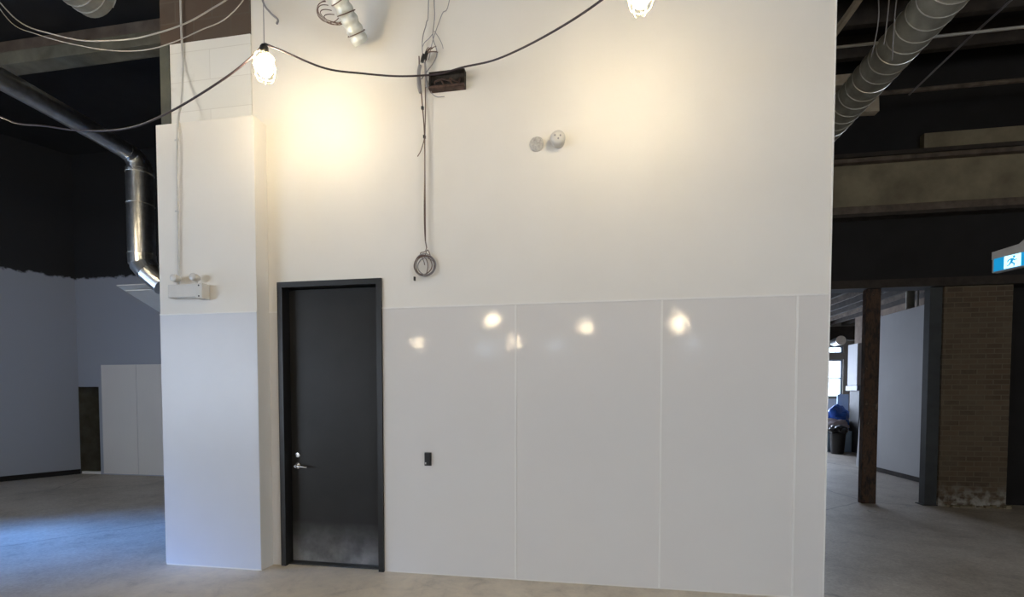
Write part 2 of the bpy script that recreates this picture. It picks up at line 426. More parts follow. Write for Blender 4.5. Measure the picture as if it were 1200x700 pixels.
def window_x(name, y0, y1, z0, z1, x, nx, nz, fr=0.05):
    w = bpy.data.objects.new(name, None); COL.objects.link(w); w.location = (x, (y0+y1)/2, z0); w['kind'] = 'structure'
    bm = bmesh.new(); box(bm, x-.04, x+.04, y0, y0+fr, z0, z1); box(bm, x-.04, x+.04, y1-fr, y1, z0, z1); box(bm, x-.04, x+.04, y0+fr, y1-fr, z0, z0+fr); box(bm, x-.04, x+.04, y0+fr, y1-fr, z1-fr, z1)
    for i in range(1, nx): box(bm, x-.03, x+.03, y0+(y1-y0)*i/nx-.02, y0+(y1-y0)*i/nx+.02, z0+fr, z1-fr)
    for i in range(1, nz): box(bm, x-.025, x+.025, y0+fr, y1-fr, z0+(z1-z0)*i/nz-.02, z0+(z1-z0)*i/nz+.02)
    obj('window_frame', bm, M['winframe'], w)
    obj('window_pane', B(x-.004, x+.004, y0+fr, y1-fr, z0+fr, z1-fr), M['glass'], w)
window_y('window_3', -5.9, -5.2, 3.9, 4.5, -16.9, 1, 1); window_y('window_4', -2.0, -1.35, 3.9, 4.5, -16.9, 1, 1); window_y('window_5', 4.9, 5.5, 3.9, 4.5, -16.9, 1, 1)
window_x('window_6', -12.5, -3.0, 0.9, 3.9, -12.1, 5, 2)
window_x('window_7', 0.2, 2.3, 0.7, 2.6, -12.1, 2, 1)
window_x('window_added_8', -11, -3, 1.0, 3.9, 9.9, 5, 2)  # added unseen window, an opening for the right-hand fill lamp

# ------------------------------------------------------------------ glossy panels on the big wall
PZ_ = 2.43
pan = [(-1.866, -0.633, 'glossy white wall panel immediately right of the black door'),
       (-0.633, 0.594, 'full width glossy white wall panel second from the black door'),
       (0.594, 1.630, 'glossy white wall panel third from the black door, beside the narrow end strip'),
       (1.630, 1.860, 'narrow glossy white panel strip at the right end of the big wall')]
for x0, x1, lab in pan:
    obj('wall_panel', B(x0+0.001, x1-0.001, W-0.004, W, 0.012, PZ_), M['frp'], label=lab, cat='wall panel', group='glossy white panels on the big wall')
obj('wall_panel', B(-3.009, -2.913, W-0.004, W, 0.012, PZ_-0.005), M['frp'], label='very narrow glossy white panel strip between the boxed pillar and the black door', cat='wall panel', group='glossy white panels on the big wall')
obj('wall_panel', B(-4.034, -3.012, PYF-0.004, PYF, 0.014, 2.405), M['satin'], label='satin white panel on the boxed pillar left of the door, below the emergency light', cat='wall panel', group='glossy white panels on the big wall')
def strip(n, *a): S('trim_%d' % n, B(*a), M['trim'])
strip(2, -1.866, 1.862, W-0.009, W, PZ_-0.002, PZ_+0.012)
for i, x in enumerate((-0.633, 0.594, 1.63)): strip(3+i, x-0.008, x+0.008, W-0.008, W-0.0035, 0.012, PZ_-0.003)
strip(6, -3.012, -2.913, W-0.009, W, PZ_-0.007, PZ_+0.006)
strip(7, -4.036, -3.010, PYF-0.008, PYF, 2.402, 2.413)
strip(8, 1.855, 1.866, W-0.008, W+0.02, 0.0, CZ-0.01)

# ------------------------------------------------------------------ door
d = bpy.data.objects.new('door_1', None); COL.objects.link(d); d.location = (-2.39, W+0.05, 0); d['kind'] = 'structure'
d['label'] = 'tall charcoal steel door in a black frame at the left of the big white wall'
bm = bmesh.new()
prism(bm, [(-2.912, 0), (-2.862, 0), (-2.862, 2.656), (-1.918, 2.656), (-1.918, 0), (-1.868, 0), (-1.868, 2.706), (-2.912, 2.706)], W-0.022, W+0.012)
prism(bm, [(-2.905, 0), (-2.866, 0), (-2.866, 2.66), (-1.914, 2.66), (-1.914, 0), (-1.875, 0), (-1.875, 2.70), (-2.905, 2.70)], W+0.012, W+0.155)
prism(bm, [(-2.866, 0), (-2.846, 0), (-2.846, 2.64), (-1.934, 2.64), (-1.934, 0), (-1.914, 0), (-1.914, 2.66), (-2.866, 2.66)], W+0.138, W+0.155)
obj('door_frame', bm, M['framepaint'], d)
leaf = obj('door_leaf', B(-2.860, -1.920, W+0.085, W+0.130, 0.022, 2.652, bev=0.002), M['doorpaint'], d)
obj('threshold', B(-2.862, -1.918, W+0.03, W+0.135, 0.0, 0.014, bev=0.003), M['blacksteel'], d)
hd = bpy.data.objects.new('door_handle', None); COL.objects.link(hd); hd.parent = d
HX, HY, HZ = -2.79, W+0.085, 0.955
bm = bmesh.new(); lathe(bm, [(0.030, 0), (0.032, -0.008), (0.028, -0.014), (0.014, -0.018), (0.012, -0.05)], (HX, HY, HZ), 'Y')
tube(bm, [(HX, HY-0.045, HZ), (HX+0.03, HY-0.052, HZ+0.001), (HX+0.08, HY-0.052, HZ-0.002), (HX+0.125, HY-0.048, HZ-0.006)], 0.010, 10)
COL.objects.unlink(hd); bpy.data.objects.remove(hd)
obj('lever_handle', bm, M['chrome'], d, smooth=True)
bm = L_([(0.024, 0), (0.026, -0.006), (0.022, -0.012), (0.012, -0.013)], (HX, HY, 1.06), 'Y')
box(bm, HX-0.003, HX+0.003, HY-0.0145, HY-0.011, 1.052, 1.068)
obj('deadbolt', bm, M['chrome'], d, smooth=True)

# door card reader
t = thing('card_reader', (-1.437, W-0.004, 1.005), 'small black upright card reader on the glossy panel right of the door', 'card reader')
obj('back_plate', B(-1.469, -1.405, W-0.010, W-0.004, 1.0, 1.122, bev=0.002), M['blackplastic'], t)
obj('reader_body', B(-1.464, -1.410, W-0.032, W-0.010, 1.004, 1.118, bev=0.005), M['blackplastic'], t)
obj('indicator', B(-1.458, -1.446, W-0.0335, W-0.031, 1.018, 1.034), M['whiteplastic'], t, label='pale indicator')

# ------------------------------------------------------------------ emergency light on pillar
Yp = PYF
t = thing('emergency_light', (-3.68, Yp, 2.56), 'ivory twin head emergency light box high on the boxed pillar', 'emergency light')
obj('battery_box', B(-3.86, -3.52, Yp-0.085, Yp, 2.545, 2.665, bev=0.006), M['whiteplastic'], t)
obj('end_cap', B(-3.56, -3.49, Yp-0.095, Yp-0.002, 2.528, 2.668, bev=0.008), M['whiteplastic'], t)
for z in (2.548, 2.645): obj('screw', L_([(0.008, 0), (0.007, -0.003)], (-3.525, Yp-0.0945, z), 'Y', 10), M['blackplastic'], t)
for x in (-3.79, -3.585):
    h = obj('lamp_head', L_([(0.012, 0.03), (0.024, 0.025), (0.034, 0.0), (0.036, -0.035), (0.033, -0.045)], (x, Yp-0.055, 2.725), 'Y', 20), M['whiteplastic'], t, smooth=True)
    obj('lens', L_([(0.029, -0.0455), (0.020, -0.05), (0.006, -0.052)], (x, Yp-0.055, 2.725), 'Y', 20), M['lens'], h, smooth=True)
    obj('swivel_bracket', T([(x, Yp-0.05, 2.66), (x, Yp-0.05, 2.675), (x, Yp-0.05, 2.695)], 0.011, 8, 3), M['whiteplastic'], t, smooth=True)
# conduit rising from the light
t = thing('conduit', (-3.80, Yp-0.02, 2.67), 'thin vertical conduit running down the boxed pillar to the emergency light', 'conduit')
cp = [(-3.81, Yp-0.016, 2.668), (-3.808, Yp-0.016, 2.8), (-3.80, Yp-0.016, 3.3), (-3.785, Yp-0.016, 4.1), (-3.80, Yp+0.05, 4.4), (-3.86, W-0.03, 4.8), (-3.87, W-0.03, 5.2), (-3.87, W-0.03, 6.55)]
obj('pipe', T(cp, 0.009, 10, 6), M['conduit'], t, smooth=True)
for z, x in ((3.35, -3.799), (4.0, -3.786)):
    obj('strap', B(x-0.022, x+0.022, Yp-0.027, Yp-0.0255, z, z+0.015), M['conduit'], t)
# dark upright beside the block work
obj('steel_post', B(-4.125, -4.022, W-0.02, W+0.15, 4.182, 5.028), M['greensteel'], label='dark green grey upright at the left edge above the boxed pillar', cat='post')

# ------------------------------------------------------------------ round sensors
t = thing('smoke_detector', (-0.452, W, 3.72), 'round wall device sitting flush, left of the pair on the upper wall', 'detector', 'round white devices on the upper wall')
obj('base_ring', L_([(0.060, 0), (0.061, -0.012), (0.054, -0.018)], (-0.452, W, 3.785), 'Y', 32), M['sensor'], t, smooth=True)
bm = L_([(0.050, -0.018), (0.048, -0.024), (0.02, -0.025)], (-0.452, W, 3.785), 'Y', 28)
tube(bm, [(-0.485, W-0.027, 3.80), (-0.46, W-0.03, 3.815), (-0.44, W-0.028, 3.785), (-0.42, W-0.028, 3.805)], 0.006, 6)
tube(bm, [(-0.475, W-0.027, 3.76), (-0.45, W-0.03, 3.755), (-0.425, W-0.028, 3.765)], 0.005, 6)
obj('sensor_plate', bm, M['sensor'], t, smooth=True)
t = thing('smoke_detector', (-0.30, W, 3.76), 'round wall device standing proud with a shadow, right of the pair', 'detector', 'round white devices on the upper wall')
obj('base_ring', L_([(0.055, 0), (0.055, -0.045), (0.062, -0.05)], (-0.268, W, 3.79), 'Y', 32), M['whiteplastic'], t, smooth=True)
bm = L_([(0.062, -0.05), (0.062, -0.068), (0.05, -0.085), (0.03, -0.092), (0.008, -0.094)], (-0.268, W, 3.79), 'Y', 32)
obj('sensor_dome', bm, M['whiteplastic'], t, smooth=True)
bm = bmesh.new()
for (x, z) in ((-0.29, 3.80), (-0.245, 3.795), (-0.262, 3.772)): lathe(bm, [(0.009, -0.088), (0.007, -0.096)], (x, W, z), 'Y', 10)
obj('vent', bm, M['wire_grey'], t)

# ------------------------------------------------------------------ junction box, wires, coil
t = thing('junction_box', (-1.23, 3.97, 4.315), 'open rusty rectangular metal box on the upper wall beside the hanging wires', 'junction box')
x0, x1, z0, z1, ya, yb = -1.392, -1.072, 4.318, 4.455, 4.015, 4.069
bm = bmesh.new(); box(bm, x0, x1, yb-0.004, yb, z0, z1)
for a in ((x0, x0+.006, ya, yb-.004, z0, z1), (x1-.006, x1, ya, yb-.004, z0, z1), (x0+.006, x1-.006, ya, yb-.004, z1-.006, z1)): box(bm, *a)
obj('box_shell', bm, M['boxin'], t)
bm = bmesh.new(); box(bm, x0, x1, ya-0.012, yb-.004, z0-0.012, z0+.004); box(bm, x0, x1, ya-0.014, ya-0.010, z0-.012, z0+0.008)
obj('bottom_lip', bm, M['rustbox'], t)
bm = bmesh.new()
for k in range(3):
    xx = x0+0.06+k*0.075
    tube(bm, [(xx, yb-.02, z0+.02), (xx+random.uniform(-.03, .03), ya+.015, z0+.05+random.random()*.05), (xx+.05, ya+.01, z0+.06+random.uniform(-.03, .03)), (xx+.06, yb-.02, z0+.08)], 0.007, 6)
obj('loose_wire', bm, M['rustbox'], t, smooth=True)

yw = W-0.03
t = thing('wire_bundle', (-1.44, yw, 2.85), 'thin brown wires hanging down the upper wall from a frayed black connector', 'wires')
def wv(pts, r, y=yw): return T([(x, y if len(p) < 3 else p[2], z) for p in pts for x, z in [(p[0], p[1])]], r, 6, 6)
obj('wire', wv([(-1.49, 4.62), (-1.485, 4.46), (-1.462, 4.2), (-1.445, 3.95), (-1.444, 3.6), (-1.45, 3.3), (-1.445, 3.05), (-1.43, 2.95)], 0.006), M['wire_brown'], t, smooth=True)
obj('wire', wv([(-1.425, 4.62), (-1.43, 4.4), (-1.432, 4.1), (-1.437, 3.9), (-1.438, 3.5), (-1.437, 3.0)], 0.0045, yw-.01), M['wire_brown'], t, smooth=True)
obj('wire', wv([(-1.44, 3.95), (-1.452, 3.88), (-1.48, 3.80), (-1.51, 3.755)], 0.004), M['wire_brown'], t, smooth=True)
obj('wire', wv([(-1.41, 4.4), (-1.38, 4.30), (-1.33, 4.255), (-1.26, 4.25)], 0.0035), M['wire_grey'], t, smooth=True)
obj('wire', wv([(-1.45, 4.56), (-1.46, 4.7), (-1.45, 4.8), (-1.42, 4.9), (-1.40, 5.1), (-1.395, 6.5)], 0.0045), M['wire_grey'], t, smooth=True)
obj('wire', wv([(-1.35, 6.5), (-1.35, 5.2), (-1.345, 4.95), (-1.36, 4.82), (-1.36, 4.75), (-1.33, 4.6), (-1.27+(-.2), 4.42)], 0.0045), M['wire_grey'], t, smooth=True)
obj('wire', wv([(-1.36, 4.80), (-1.40, 4.76), (-1.44, 4.73), (-1.46, 4.69)], 0.003), M['wire_grey'], t, smooth=True)
obj('wire', wv([(-1.35, 4.82), (-1.31, 4.76), (-1.28, 4.70), (-1.27, 4.66)], 0.003), M['wire_grey'], t, smooth=True)
obj('wire', wv([(-1.40, 4.58), (-1.36, 4.75), (-1.28, 4.95), (-1.2, 5.15), (-1.1, 6.5)], 0.0035), M['wire_grey'], t, smooth=True)
for dx, dz in ((0.0, 0.0), (0.028, 0.02)):
    bm = T([(-1.455+dx, yw-.02, 4.55+dz), (-1.447+dx, yw-.025, 4.58+dz), (-1.435+dx, yw-.025, 4.61+dz)], 0.015, 8, 3)
    obj('connector', bm, M['blackplastic'], t, smooth=True)
bm = bmesh.new()
for k in range(9):
    a = math.radians(random.uniform(-10, 75)); l = random.uniform(.07, .14); s = V((-1.43, yw-.025, 4.61))
    e = s+V((math.cos(a)*l, random.uniform(-.03, .0), math.sin(a)*l*.7))
    tube(bm, [s, (s+e)/2+V((0, 0, .012)), e], 0.003, 5, 4)
obj('frayed_ends', bm, M['wire_brown'], t, smooth=True)
obj('sleeve', T([(-1.475, yw-.015, 4.53), (-1.487, yw-.015, 4.47), (-1.488, yw-.015, 4.36), (-1.475, yw-.01, 4.30)], 0.016, 8), M['wire_grey'], t, smooth=True, label='pale grey sleeve')
obj('sleeve', T([(-1.43, yw-.015, 4.55), (-1.425, yw-.015, 4.45), (-1.42, yw-.01, 4.34)], 0.009, 8), M['wire_grey'], t, smooth=True, label='thin pale grey sleeve')
for z, x in ((4.17, -1.46), (3.92, -1.444)):
    obj('tape_tab', B(x-.010, x+.010, yw-.012, yw+.008, z-.012, z+.012), M['blackplastic'], t)
# coil of cable
t = thing('cable_coil', (-1.45, W-0.02, 2.68), 'small ring of coiled brown cable hanging on the wall above the panels', 'cable coil')
cc = V((-1.452, W-0.024, 2.795))
for k, (r, dx, dz, m) in enumerate(((0.095, 0, 0, 'wire_brown'), (0.088, .006, -.004, 'wire_brown'), (0.099, .004, .003, 'wire_grey'), (0.083, -.012, .006, 'wire_brown'), (0.075, .018, -.006, 'wire_grey'))):
    pts = [cc+V((dx+r*(1+.03*math.sin(3*a+k))*math.cos(a), -0.004*k+.004*math.sin(2*a+k), dz+r*(1+.03*math.cos(2*a+k))*math.sin(a))) for a in [2*PI*i/40 for i in range(40)]]
    obj('cable_loop', T(pts, 0.0045, 6, closed=True), M[m], t, smooth=True)
bm = T([(-1.43, W-.035, 2.95), (-1.445, W-.03, 2.92), (-1.49, W-.03, 2.905), (-1.46, W-.03, 2.86), (-1.42, W-.035, 2.93), (-1.39, W-.03, 2.86), (-1.375, W-.03, 2.835), (-1.42, W-.03, 2.86)], 0.004, 6)
tube(bm, [(-1.46, W-.035, 2.885), (-1.43, W-.03, 2.84), (-1.42, W-.03, 2.78), (-1.44, W-.03, 2.70)], 0.004, 6)
tube(bm, [(-1.49, W-.03, 2.90), (-1.47, W-.03, 2.86), (-1.455, W-.03, 2.825), (-1.45, W-.03, 2.80)], 0.004, 6)
obj('tangled_ends', bm, M['wire_brown'], t, smooth=True)
obj('cable_tip', B(-1.552, -1.537, W-.04, W-.02, 2.665, 2.70, bev=.002), M['blackplastic'], t)

# ------------------------------------------------------------------ string lights
def caged_bulb(name, x, y, z, label, group='caged work bulbs strung through the building', s=1.0, detail=True):
    """x,y,z = centre of the lit glass"""
    t = thing(name, (x, y, z-0.12*s), label, 'light bulb', group)
    seg = 20 if detail else 12
    obj('bulb', L_([(0.012*s, -0.078*s), (0.030*s, -0.070*s), (0.046*s, -0.045*s), (0.050*s, -0.015*s), (0.045*s, 0.02*s), (0.030*s, 0.05*s), (0.018*s, 0.065*s)], (x, y, z), 'Z', seg), M['bulb'], t, smooth=True)
    obj('socket', L_([(0.020*s, 0.065*s), (0.026*s, 0.075*s), (0.028*s, 0.115*s), (0.020*s, 0.13*s), (0.008*s, 0.135*s)], (x, y, z), 'Z', seg), M['blackplastic'], t, smooth=True)
    if detail:
        bm = bmesh.new()
        for k in range(6):
            a = PI*k/3
            prof = [(0.026, 0.085), (0.062, 0.05), (0.072, 0.0), (0.066, -0.06), (0.045, -0.105), (0.010, -0.118)]
            tube(bm, [(x+r*s*math.cos(a), y+r*s*math.sin(a), z+h*s) for r, h in prof], 0.0022*s, 5, 4)
        for r, h in ((0.062, 0.05), (0.071, -0.01), (0.062, -0.07)):
            tube(bm, [(x+r*s*math.cos(2*PI*i/24), y+r*s*math.sin(2*PI*i/24), z+h*s) for i in range(24)], 0.0022*s, 5, closed=True)
        obj('guard', bm, M['guard'], t, smooth=True)
    return t
caged_bulb('caged_bulb', -2.446, 3.30, 4.150, 'caged lit bulb hanging in front of the wall above the door', s=1.1)
caged_bulb('caged_bulb', 0.305, 3.08, 4.13, 'caged lit bulb at the top edge of the wall, right of the cable box', s=1.1)
caged_bulb('caged_bulb', -4.72, 3.12, 4.93, 'lit bulb in the top left corner beside the brown beam', s=1.0)
caged_bulb('caged_bulb', -6.25, 3.9, 4.25, 'lit bulb beyond the left edge at the end of the drooping cord', s=1.0)
for (x, y) in ((-7.9, -12.96), (-3.11, -6.79), (-3.3, -12.7), (-0.106, -8.78), (2.93, -8.31)):
    caged_bulb('caged_bulb', x, y, 4.1, 'lit bulb strung behind the viewpoint, seen only as a reflection in the panels', detail=False, s=1.6)
for (x, y) in ((-1.2, 0.5), (2.2, -0.6), (0.4, -2.8), (5.6, 1.5)):  # bulbs added out of view to brighten wall and floor
    caged_bulb('caged_bulb', x, y, 4.4, 'added unseen bulb overhead, filling the room with warm light', detail=False, s=1.15)

def cable(name, pts, r, mat, label, cat='cable', group=None, n=8):
    return obj(name, T(pts, r, n, 8), M[mat], smooth=True, label=label, cat=cat, group=group)
cable('power_cord', [(-6.9, 4.2, 4.75), (-6.25, 3.9, 4.395), (-5.65, 3.7, 4.32), (-5.12, 3.55, 4.10), (-4.68, 3.45, 3.98), (-4.18, 3.35, 3.84), (-3.69, 3.32, 3.80), (-3.28, 3.31, 3.89), (-2.8, 3.3, 4.08), (-2.553, 3.3, 4.22), (-2.448, 3.3, 4.305)], 0.0075, 'cord', 'dark power cord drooping from the left edge up to the bulb above the door')
cable('power_cord', [(-2.44, 3.3, 4.305), (-2.31, 3.34, 4.26), (-2.05, 3.48, 4.20), (-1.86, 3.72, 4.30), (-1.64, 3.88, 4.36), (-1.42, 3.945, 4.385), (-1.25, 3.945, 4.385), (-1.06, 3.93, 4.405), (-0.78, 3.85, 4.375), (-0.46, 3.6, 4.28), (-0.14, 3.35, 4.22), (0.10, 3.12, 4.17), (0.27, 3.08, 4.26), (0.304, 3.08, 4.29)], 0.0075, 'cord', 'dark power cord swooping between the two lit bulbs across the big wall')
cable('power_cord', [(0.31, 3.08, 4.285), (0.7, 3.1, 4.7), (1.4, 3.2, 5.2), (2.3, 3.4, 5.9)], 0.0075, 'cord', 'dark power cord rising from the right hand bulb out of the picture top')
cable('hanging_wire', [(-2.447, 3.3, 4.30), (-2.447, 3.3, 4.7), (-2.45, 3.3, 6.58)], 0.003, 'wire_grey', 'thin vertical wire holding up the bulb above the door', 'wire')
cable('hanging_wire', [(0.305, 3.08, 4.28), (0.305, 3.08, 5.0), (0.305, 3.08, 6.58)], 0.003, 'wire_grey', 'thin wire above the bulb at the top edge of the picture', 'wire')
cable('slack_cable', [(-2.2, 4.0, 5.9), (-3.04, 4.0-.2, 5.20), (-3.30, 3.78, 5.06), (-3.58, 3.75, 4.93), (-3.98, 3.75, 4.875), (-4.32, 3.8, 4.92), (-4.82, 3.9, 5.05), (-5.27, 3.97, 5.22), (-5.62, 4.0, 5.366), (-5.85, 4.0, 5.55), (-6.2, 4.0, 5.95)], 0.006, 'cord_pale', 'thicker pale cable sagging across the top left corner', group='pale cables sagging at top left')
cable('slack_cable', [(-2.4, 3.8, 5.9), (-3.04, 3.8, 5.08), (-3.45, 3.78, 4.88), (-3.95, 3.8, 4.80), (-4.50, 3.9, 4.92), (-5.05, 3.97, 5.10), (-5.5, 4.0, 5.27), (-5.8, 4.0, 5.42), (-6.1, 4.0, 5.8)], 0.0042, 'cord_pale', 'thinner pale cable sagging lowest across the top left corner', group='pale cables sagging at top left')
cable('hanging_wire', [(-3.02, 4.0, 5.5), (-2.985, 4.02, 5.27), (-2.92, 4.03, 5.17), (-2.85, 4.035, 5.105), (-2.855, 4.03, 5.06)], 0.009, 'wire_grey', 'short grey stub of cable hanging above the bulb over the door', 'wire')

# flexible duct sticking down at top
t = thing('flexible_duct', (-2.0, 3.75, 4.64), 'pale flexible duct slanting down from the top above the door', 'duct')
a, b_ = V((-2.22, 3.30, 5.32)), V((-2.0, 3.98, 4.75))
N = 120
def fr(u): return 0.072+0.005*math.sin(u*N*1.4)
bm = T(catmull([(-2.30, 3.02, 6.59), (-2.29, 3.08, 5.95), tuple(a), tuple((a+b_)/2), tuple(b_)], 50), fr, 24, 1)
obj('duct_hose', bm, M['foil'], t, smooth=True)
bm = bmesh.new(); dirv = (b_-a).normalized()
for k in (0.12, 0.24, 0.36, 0.47, 0.58, 0.66, 0.76, 0.92):
    c = a+(b_-a)*k; u = dirv.orthogonal().normalized(); w = dirv.cross(u); tl = random.uniform(-.25, .25)
    tube(bm, [c+(u*math.cos(q)+w*math.sin(q))*0.08+dirv*tl*.07*math.cos(q) for q in [2*PI*i/24 for i in range(24)]], 0.004, 5, closed=True)
obj('wire_band', bm, M['wire_brown'], t, smooth=True)
t = thing('loose_wire_coil', (-2.16, 3.7, 4.62), 'springy loops of thin wire dangling left of the flexible duct', 'wire')
for k in range(5):
    c = V((-2.10-.012*k, 3.7, 4.76+.015*k)); rx, rz = .085+.008*k, .05+.006*k
    pts = [c+V((rx*math.cos(q), .03*math.sin(q+k), rz*math.sin(q)-.03*math.cos(q))) for q in [PI*.55+1.25*PI*i/16 for i in range(17)]]
    obj('wire_loop', T(pts, 0.0032, 5, 2), M['wire_brown'], t, smooth=True)

# ------------------------------------------------------------------ left ductwork
def spiral_ribs(c0, c1, r, pitch, rr=0.006):
    return T(helix(c0, c1, r, pitch, 28), rr, 5, 1)
t = thing('round_duct', (-6.2, 5.9, 3.3), 'galvanised round duct running back along the left, then dropping beside the pillar', 'duct')
obj('long_run', T([(-6.34, 2.2, 5.10), (-6.36, 4.2, 5.10), (-6.40, 5.1, 5.10), (-6.46, 5.80, 5.09)], 0.115, 24, 6), M['galv'], t, smooth=True)
e = [( -6.455, 5.76, 5.09), (-6.455, 5.86, 5.07), (-6.44, 5.92, 5.0), (-6.43, 5.94, 4.93), (-6.43, 5.94, 4.86)]
obj('elbow', T(e, lambda u: 0.118+0.05*u, 24, 3), M['galv'], t, smooth=True)
obj('drop', T([(-6.43, 5.94, 4.90), (-6.43, 5.94, 4.2), (-6.43, 5.94, 3.66)], 0.165, 28, 4), M['galv'], t, smooth=True)
segs = [(-6.43, 5.94, 3.68), (-6.42, 5.94, 3.55), (-6.30, 5.94, 3.42), (-6.10, 5.98, 3.24)]
for i in range(3):
    obj('elbow_segment', T([V(segs[i])-(V(segs[i+1])-V(segs[i]))*.08, segs[i+1]], 0.17-.006*i, 28, 1), M['galv'], t, smooth=False)
for p in (4.84, 4.40, 3.69):
    obj('seam', T([(-6.43+0.168*math.cos(q), 5.94+0.168*math.sin(q), p) for q in [2*PI*i/28 for i in range(28)]], 0.005, 6, closed=True), M['galv_edge'], t, smooth=True)
# tilted two-plate air diffuser under the duct
def tilt(z_off, x0, x1, y0, y1, th, mat, name, parent):
    bm = bmesh.new(); sl = -(3.277-3.009)/0.7
    def zz(y): return 3.277+sl*(y-6.0)+z_off
    vs = [bm.verts.new((x, y, zz(y)+d)) for d in (0, th) for y in (y0, y1) for x in (x0, x1)]
    for q in ((0, 2, 3, 1), (4, 5, 7, 6), (0, 1, 5, 4), (2, 6, 7, 3), (0, 4, 6, 2), (1, 3, 7, 5)): bm.faces.new([vs[i] for i in q])
    return obj(name, bm, M[mat], parent)
t = thing('air_diffuser', (-6.5, 6.35, 3.1), 'square two plate air diffuser tilted under the left duct elbow', 'air diffuser')
tilt(0.0, -6.95, -6.05, 6.0, 6.75, 0.012, 'whiteplastic', 'top_plate', t)
tilt(-0.045, -6.86, -6.14, 6.06, 6.69, 0.012, 'whiteplastic', 'hanging_plate', t)
tilt(-0.034, -6.70, -6.30, 6.2, 6.55, 0.032, 'blacksteel', 'neck', t)
# big spiral duct end at the top left
t = thing('spiral_duct', (-5.76, 4.6, 6.0), 'large spiral duct cut off by the picture top at upper left', 'duct', 'spiral ducts')
obj('duct_body', T([(-5.50, 3.4, 6.12), (-5.54, 4.62, 6.23)], 0.30, 36, 1), M['galv_dull'], t, smooth=True)
obj('seam_rib', spiral_ribs((-5.50, 3.4, 6.12), (-5.54, 4.62, 6.23), 0.303, 0.10), M['galv_edge'], t, smooth=True)

# right spiral duct running back
t = thing('spiral_duct', (3.1, 6, 5.0), 'long dusty spiral duct running away at the upper right past the wall edge', 'duct', 'spiral ducts')
obj('duct_body', T([(3.09, 3.6, 5.2), (3.10, 5, 5.2), (3.11, 7.6, 5.2)], 0.195, 40, 2), M['galv_dull'], t, smooth=True)
obj('seam_rib', spiral_ribs((3.09, 3.6, 5.2), (3.11, 7.6, 5.2), 0.197, 0.15, 0.005), M['galv_edge'], t, smooth=True)
for y in (4.9, 6.3):
    obj('hanger_strap', T([(2.89, y, 5.25), (2.885, y, 5.9), (2.88, y, 6.59)], 0.006, 6, 3), M['galv_dull'], t, smooth=True)

# ------------------------------------------------------------------ beams, left
def beam(x0, x1, y0, y1, z0, z1, mat, label, group='beams under the dark ceiling', name='ceiling_beam', cat='beam'):
    return obj(name, B(x0, x1, y0, y1, z0, z1, bev=0.006), M[mat], label=label, cat=cat, group=group)
beam(-11.9, -4.13, 5.05, 5.25, 5.90, 6.06, 'beam_grey', 'lowest olive grey beam at the upper left, above the round duct')
beam(-11.9, -4.13, 5.5, 5.7, 6.34, 6.598, 'beam_brown', 'brown masonry beam nearest the top left corner')
# ------------------------------------------------------------------ right side opening structure at Y 7.85
YB = 7.85
S('wall_header', B(1.86, 9.8, YB, YB+0.25, 3.24, CZ), M['black'])
t = thing('main_beam', (5.8, YB, 4.24), 'deep olive brown beam with ledges spanning the upper right', 'beam', 'beams under the dark ceiling')
obj('beam_face', B(1.87, 9.78, YB-0.10, YB-0.001, 4.42, 5.03), M['beam'], t)
obj('lower_flange', B(1.87, 9.78, YB-0.18, YB-0.001, 4.25, 4.30, bev=.004), M['dark'], t, label='dark lower flange')
obj('lower_moulding', B(1.87, 9.78, YB-0.14, YB-0.001, 4.30, 4.42, bev=.01), M['joist'], t)
obj('upper_ledge', B(1.87, 9.78, YB-0.20, YB-0.001, 5.03, 5.09, bev=.004), M['joist'], t)
obj('upper_ledge', B(1.87, 9.78, YB-0.14, YB-0.001, 5.13, 5.19, bev=.004), M['dark'], t)
obj('top_course', B(4.75, 9.78, YB-0.09, YB-0.001, 5.20, 5.42), M['beam'], t)
obj('bottom_strip', B(1.87, 9.78, YB-0.05, YB-0.001, 3.24, 3.36), M['dark'], t, label='dark brown strip along the opening head')

obj('steel_column', B(4.10, 4.30, 7.86, 7.96, 0, 3.238, bev=.008), M['rust'], label='rusty peeling narrow column standing in the middle of the right hand opening', cat='column')
t = thing('steel_column', (5.05, 8.0, 0), 'dark grey steel column standing against the brick pier', 'column')
bm = bmesh.new(); box(bm, 4.96, 5.12, 7.88, 7.90, 0.01, 3.238); box(bm, 4.96, 5.12, 7.98, 8.00, 0.01, 3.238); box(bm, 5.03, 5.05, 7.90, 7.98, 0.01, 3.238)
box(bm, 4.96, 4.975, 7.90, 7.98, 0.01, 3.238)
obj('column_shaft', bm, M['blacksteel'], t)
obj('base_plate', B(4.93, 5.125, 7.86, 8.03, 0, 0.012), M['blacksteel'], t)
obj('brick_pier', B(5.13, 6.00, 7.86, 8.10, 0, 3.238), M['brick'], label='worn brown brick pier with pale crusty foot at the right', cat='pier')
obj('mortar_rubble', (lambda bm: ([box(bm, x, x+random.uniform(.03, .09), 7.78+random.uniform(0, .04), 7.855, 0, random.uniform(.01, .05)) for x in [5.2+.085*i for i in range(10)]], bm)[-1])(bmesh.new()), M['beam'], label='crumbled mortar rubble along the foot of the brick pier', cat='rubble', kind='stuff')
S('dark_opening_panel', B(6.0, 9.8, 8.11, 8.2, 0, CZ), M['black'])  # black panel put in place of the dark opening past the pier

